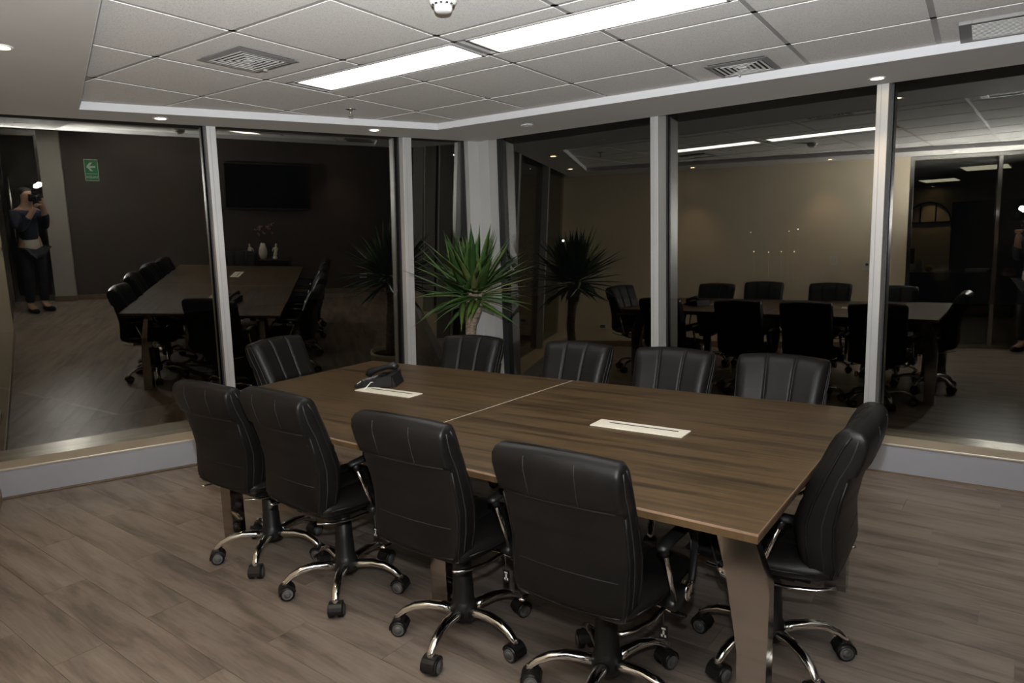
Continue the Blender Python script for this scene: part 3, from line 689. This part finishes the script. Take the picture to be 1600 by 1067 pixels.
# seen from inside the room the wall's local x runs right-to-left, so the real arrow points to the door end (local -x)
def flat(poly, y, m_): return MB().rings([[(x_, y, z_) for x_, z_ in poly], [(x_, y+.0012, z_) for x_, z_ in poly]], m_, False)
ap = [(-.06, .047), (-.005, .108), (.018, .108), (-.018, .060), (.052, .060), (.052, .034), (-.018, .034), (.018, -.014), (-.005, -.014)]
ap = [(x_, z_) for x_, z_ in ap]
# split concave arrow in convex pieces
for q in ([(-.018, .034), (.052, .034), (.052, .060), (-.018, .060)], [(-.060, .047), (-.026, .047), (.022, .108), (-.012, .108)], [(-.060, .047), (-.012, -.014), (.022, -.014), (-.026, .047)]):
    flat(q, .0056, 'signwhite').build('arrow', ex)
tc_ = bpy.data.curves.new('word', 'FONT'); tc_.body = 'SALIDA'; tc_.size = .046; tc_.align_x = 'CENTER'; tc_.align_y = 'CENTER'; tc_.extrude = .0006; tc_.offset = .0012
tmp = bpy.data.objects.new('tmp', tc_); COL.objects.link(tmp); dg = bpy.context.evaluated_depsgraph_get()
wm_ = bpy.data.meshes.new_from_object(tmp.evaluated_get(dg)); bpy.data.objects.remove(tmp); bpy.data.curves.remove(tc_)
wm_.materials.clear(); wm_.materials.append(MATS['signwhite']); to = link('word', wm_, ex)
to.matrix_basis = Matrix.Translation((0, .0062, -.098)) @ Matrix.Rotation(math.pi, 4, 'Z') @ Matrix.Rotation(math.pi/2, 4, 'X')
def wallplate(fr_, s, z, w_, h_, name, lab, cat_, extra):
    p = empty(name, (fr_ @ Vector((s, .0, z))), math.atan2(fr_[1][0], fr_[0][0]), label=lab, cat=cat_)
    MB().box((0, .005, 0), (w_, .010, h_), 'white', None, .002).build('cover', p)
    if extra == 'socket':
        MB().box((0, .0108, 0), (w_*.62, .002, h_*.55), 'greyrim').build('socket', p)
    if extra == 'dial':
        MB().lathe([(.018, 0), (.018, .01), (.014, .013), (.001, .013)], 'slotblack', 16, Matrix.Translation((.0, .010, .01)) @ Matrix.Rotation(-math.pi/2, 4, 'X')).build('dial', p)
    if extra == 'switch':
        for sg in (-1, 1): MB().box((sg*.018, .011, 0), (.026, .006, h_*.6), 'cream', None, .002).build('rocker', p)
    return p
wallplate(FL, 3.34, 1.08, .09, .12, 'thermostat', 'white thermostat with black dial on the beige wall, reflected in the long window', 'thermostat', 'dial')
wallplate(FL, -.05, .29, .115, .075, 'wall_outlet', 'white wall outlet low on the beige wall, reflected behind the yucca', 'outlet', 'socket')
wallplate(FL, 2.95, 1.15, .09, .12, 'light_switch', 'white light switch on the beige wall, reflected at the left picture edge', 'switch', 'switch')
wallplate(FD, 4.16, .29, .115, .075, 'wall_outlet', 'white wall outlet low on the dark wall, reflected left of the plant', 'outlet', 'socket')

# ------------------------------------------------------------------ photographer and camera
FH = Vector((FWD.x, FWD.y, 0)).normalized(); RH = Vector((FH.y, -FH.x, 0))
BX = CAM-FH*.30; BX.z = 0
def pt(r, f, z): v = BX+RH*r+FH*f; return (v.x, v.y, z)
def skin(name, verts, edges, rad, m_, parent, root=0, sub=2):
    me = bpy.data.meshes.new(name); me.from_pydata(verts, edges, []); me.materials.append(MATS[m_])
    o = link(name, me, parent); sk = o.modifiers.new('skin', 'SKIN'); sk.use_smooth_shade = True
    for i, v in enumerate(me.skin_vertices[0].data):
        r_ = rad[i]; v.radius = r_ if isinstance(r_, tuple) else (r_, r_); v.use_root = (i == root)
    ss = o.modifiers.new('sub', 'SUBSURF'); ss.levels = sub; ss.render_levels = sub; return o
pe = empty('person', (BX.x, BX.y, 0), label='photographer in dark jacket and dark trousers holding a camera to the face, reflected', cat='person')
pe_inv = Matrix.Translation(-Vector((BX.x, BX.y, 0)))
def L_(p): return tuple(pe_inv @ Vector(p))
# body: pelvis root, torso, neck, head, arms with hands up to the camera, legs
bv = [pt(0, 0, .92), pt(0, .0, 1.10), pt(0, -.01, 1.28), pt(0, 0, 1.38), pt(0, .02, 1.44), pt(0, .05, 1.51), pt(0, .06, 1.58), pt(0, .055, 1.63),
      pt(.15, .0, 1.34), pt(.175, .07, 1.12), pt(.115, .19, 1.36), pt(.075, .225, 1.46),
      pt(-.15, .0, 1.34), pt(-.165, .08, 1.12), pt(-.09, .21, 1.32), pt(-.045, .255, 1.43),
      pt(.09, 0, .86), pt(.10, .02, .48), pt(.10, -.01, .09), pt(.11, .12, .04),
      pt(-.09, 0, .86), pt(-.10, .03, .48), pt(-.10, .0, .09), pt(-.11, .13, .04)]
be = [(0, 1), (1, 2), (2, 3), (3, 4), (4, 5), (5, 6), (6, 7), (3, 8), (8, 9), (9, 10), (10, 11), (3, 12), (12, 13), (13, 14), (14, 15), (0, 16), (16, 17), (17, 18), (18, 19), (0, 20), (20, 21), (21, 22), (22, 23)]
br = [(.11, .08), (.10, .075), (.11, .085), (.07, .06), .052, (.068, .085), (.078, .092), (.06, .07), .06, .047, .036, .036, .06, .047, .036, .036, .085, .058, .042, .035, .085, .058, .042, .035]
skin('body', [L_(p) for p in bv], be, br, 'skin', pe)
# clothing as slightly larger shells over the same skeleton
jv = [bv[i] for i in (0, 1, 2, 3, 8, 9, 10, 12, 13, 14)]; jv[0] = pt(0, 0, .85); jv[6] = pt(.128, .19, 1.34); jv[9] = pt(-.108, .205, 1.30)
skin('jacket', [L_(p) for p in jv], [(0, 1), (1, 2), (2, 3), (3, 4), (4, 5), (5, 6), (3, 7), (7, 8), (8, 9)], [(.145, .12), (.138, .11), (.155, .125), (.11, .09), .072, .060, .046, .072, .060, .046], 'jacket', pe)
skin('shirt', [L_(p) for p in (pt(0, 0, .76), pt(0, 0, .86), pt(0, 0, 1.12))], [(0, 1), (1, 2)], [(.150, .126), (.150, .124), (.136, .112)], 'shirt', pe)
tv_ = [pt(0, 0, .90), pt(.09, 0, .82), pt(.10, .02, .48), pt(.10, -.01, .12), pt(-.09, 0, .82), pt(-.10, .03, .48), pt(-.10, .0, .12)]
skin('trousers', [L_(p) for p in tv_], [(0, 1), (1, 2), (2, 3), (0, 4), (4, 5), (5, 6)], [(.16, .115), .096, .072, .060, .096, .072, .060], 'trousers', pe)
skin('hair', [L_(p) for p in (pt(0, .015, 1.56), pt(0, .03, 1.62), pt(0, .045, 1.66))], [(0, 1), (1, 2)], [(.082, .085), (.085, .09), (.06, .065)], 'hair', pe)
for sg in (-1, 1): skin('shoe', [L_(p) for p in (pt(sg*.10, -.04, .045), pt(sg*.105, .05, .045), pt(sg*.112, .17, .035))], [(0, 1), (1, 2)], [.045, .046, .034], 'blackplastic', pe)
# fingers wrapped round the camera
for sg, base in ((1, (.075, .225, 1.46)), (-1, (-.045, .255, 1.43))):
    hd_ = [pt(*base)]; he = []; hr = [.034]
    for k in range(4):
        b_ = len(hd_); z_ = base[2]+.045-.020*k if sg > 0 else base[2]+.01
        rr = base[0]-.0*sg if sg > 0 else base[0]+.03-.02*k
        hd_ += [pt(rr-(.0 if sg < 0 else 0), base[1]+.025, z_+.012), pt(rr-sg*.012, base[1]+.038, z_+.022), pt(rr-sg*.024, base[1]+.036, z_+.034)]
        he += [(0, b_), (b_, b_+1), (b_+1, b_+2)]; hr += [.0095, .009, .008]
    b_ = len(hd_); hd_ += [pt(base[0]-sg*.03, base[1]-.01, base[2]+.03), pt(base[0]-sg*.045, base[1]+.0, base[2]+.045)]; he += [(0, b_), (b_, b_+1)]; hr += [.011, .009]
    skin('hand', [L_(p) for p in hd_], he, hr, 'skin', pe, 0, 1)
pc = empty('photo_camera', CAM-FWD*.09, label='black camera with lit flash held up by the photographer, reflected', cat='camera')
CM = Matrix((RIGHT, FWD, UP)).transposed().to_4x4()
pc.matrix_world = Matrix.Translation(CAM-FWD*.10) @ CM
MB().box((0, -.01, -.005), (.13, .05, .09), 'blackplastic', None, .008).box((0, -.005, .052), (.05, .045, .035), 'blackplastic', None, .006).build('body', pc)
MB().lathe([(.033, .0), (.035, .015), (.036, .075), (.033, .078), (.028, .070), (.001, .06)], 'blackplastic', 20, Matrix.Rotation(-math.pi/2, 4, 'X')).build('lens', pc)
fu = MB().box((0, -.012, .10), (.05, .04, .06), 'blackplastic', None, .005).box((0, -.005, .155), (.072, .075, .05), 'blackplastic', None, .006).build('flash_unit', pc)
MB().box((0, .034, .155), (.062, .006, .04), 'flash_emit').build('flash_lens', fu)
# the flash head is tilted up and forward to bounce off the ceiling
FLP = bpy.data.lights.new('flash_light', 'SPOT'); FLP.energy = FLASH_W; FLP.color = (.955, .98, 1.0); FLP.shadow_soft_size = .025
FLP.spot_size = R(FLASH_CONE); FLP.spot_blend = 1.0
fo = bpy.data.objects.new('flash_light', FLP); COL.objects.link(fo); fo.parent = fu; fo.location = (0, .085, .185)
fo.rotation_euler = (R(90+FLASH_EL), 0, 0)

# ------------------------------------------------------------------ office beyond the glass door (seen mirrored in the long window)
for x_, y_, lab in ((2.62, -6.45, 'nearer square office light seen through the door, reflected at far right'), (1.62, -9.4, 'farther office light seen through the door, reflected at far right')):
    ol = empty('office_light', (x_, y_, 2.47), 0, label=lab, cat='ceiling light', group='office ceiling panels')
    MB().box((0, 0, -.006), (.62, 1.0, .008), 'office_light').build('diffuser', ol)
    MB().box((0, 0, -.001), (.68, 1.06, .006), 'tbar').build('frame', ol)
ob = empty('office_partition', (3.1, -8.6, 0), 0, label='large black partition screen in the office, reflected at far right', cat='partition')
MB().box((0, 0, 1.02), (2.3, .06, 1.94), 'bezel', None, .006).build('panel', ob)
for sg in (-1, 1): MB().box((sg*1.1, 0, .03), (.06, .4, .06), 'steel', None, .004).build('foot', ob)
dk = empty('office_desk', (2.3, -6.7, 0), 0, label='dark office desk with papers, reflected at far right', cat='desk')
MB().box((0, 0, .735), (1.7, .7, .03), 'console_wood', None, .003).build('top', dk)
for sg in (-1, 1): MB().box((sg*.8, 0, .36), (.04, .64, .72), 'console_wood', None, .003).build('side_panel', dk)
MB().box((0, -.2, .42), (1.56, .02, .56), 'console_wood').build('modesty_panel', dk)
bl = empty('yellow_ball', (1.86, -6.6, .75), label='small yellow ball on the office desk, reflected', cat='ball')
MB().lathe([(.01, 0), (.04, .012), (.062, .045), (.065, .065), (.055, .098), (.03, .122), (.004, .13)], 'yellow', 18).build('ball', bl)
MB().lathe([(.004, .128), (.008, .134), (.002, .14)], 'stem', 8).build('valve', bl)
pf = empty('desk_organizer', (1.72, -6.62, .75), label='white upright paper holder beside the yellow ball, reflected', cat='organizer')
MB().box((0, 0, .09), (.10, .16, .18), 'white', None, .006).build('box', pf); MB().box((0, 0, .19), (.07, .14, .05), 'cream').build('papers', pf)
ps = empty('paper_stack', (2.55, -6.6, .75), label='flat white stack of papers on the office desk, reflected', cat='papers')
for k in range(4): MB().box((.01*k, 0, .008+.012*k), (.30, .21, .011), 'white', Matrix.Rotation(.08*k, 4, 'Z'), .002).build('sheet_bundle', ps)
mo = empty('monitor', (1.42, -6.75, .75), R(20), label='black monitor standing at the desk end, reflected', cat='monitor')
MB().box((0, 0, .27), (.42, .03, .27), 'screen', None, .005).build('screen', mo); MB().box((0, 0, .08), (.05, .03, .14), 'bezel').build('neck', mo); MB().box((0, 0, .006), (.2, .16, .012), 'bezel', None, .003).build('foot', mo)
ar_ = empty('arched_picture', (1.1, -12.03, 1.62), 0, label='dark arched frame on the lit office back wall, reflected', cat='picture')
MB().rings([[(r_*math.cos(a), y_, r_*math.sin(a)) for r_, y_ in ((.50, 0), (.50, .02), (.46, .02), (.46, 0))] for a in [math.pi*i/16 for i in range(17)]], 'bezel', False).build('arch', ar_)
MB().box((0, .01, 0), (1.0, .02, .04), 'bezel').build('sill_bar', ar_)
for x_ in (-.16, .16): MB().box((x_, .01, .22), (.03, .02, .42), 'bezel').build('glazing_bar', ar_)
downlight(1.2, -11.75, True, 'halogen downlight over the office back wall')
bpy.data.objects[[o.name for o in bpy.data.objects if o.get('label') == 'halogen downlight over the office back wall'][0]].location.z = 2.468

# ------------------------------------------------------------------ distant city lights outside, on poles in the dark valley
MB().prism([(-170, 30), (60, 30), (60, 170), (-170, 170)], -14.2, -14.0, 'pocket').build('ground', kind='structure')
for u_, v_, wm, dist_, where in ((1178, 393, 'city_warm', 110, 'lowest row, left end'), (1201, 394, 'city_warm', 110, 'lowest row, second from left'), (1221, 393, 'city_warm', 115, 'lowest row, third from left'), (1241, 393, 'city_warm', 110, 'lowest row, right end'),
                          (1247, 358, 'city_white', 118, 'upper right of the cluster'), (1233, 361, 'city_warm', 122, 'upper middle of the cluster'), (1173, 363, 'city_warm', 122, 'upper left of the cluster'), (880, 376, 'city_white', 90, 'alone, behind the mirrored yucca'), (709, 242, 'city_white', 90, 'alone, high between mullion and corner column')):
    d_ = (FWD+RIGHT*((u_-800)/1066.85)-UP*((v_-533.5)/1066.85)); p_ = CAM+d_*dist_
    big_ = 1.7 if u_ in (880,) else 1.0
    sl = empty('street_light', (p_.x, p_.y, -14.0), label='tiny distant night light outside the long window, '+where if u_ > 1000 else 'tiny distant night light outside, '+where, cat='light', group='distant city lights')
    h_ = p_.z+14
    MB().lathe([(.02*big_, h_-.09*big_), (.075*big_, h_-.06*big_), (.10*big_, h_), (.075*big_, h_+.06*big_), (.02*big_, h_+.09*big_)], wm, 10).build('lamp', sl)
    MB().tube([(0, 0, 0), (0, 0, h_-.08*big_)], .012, 'pocket', 6).build('pole', sl)
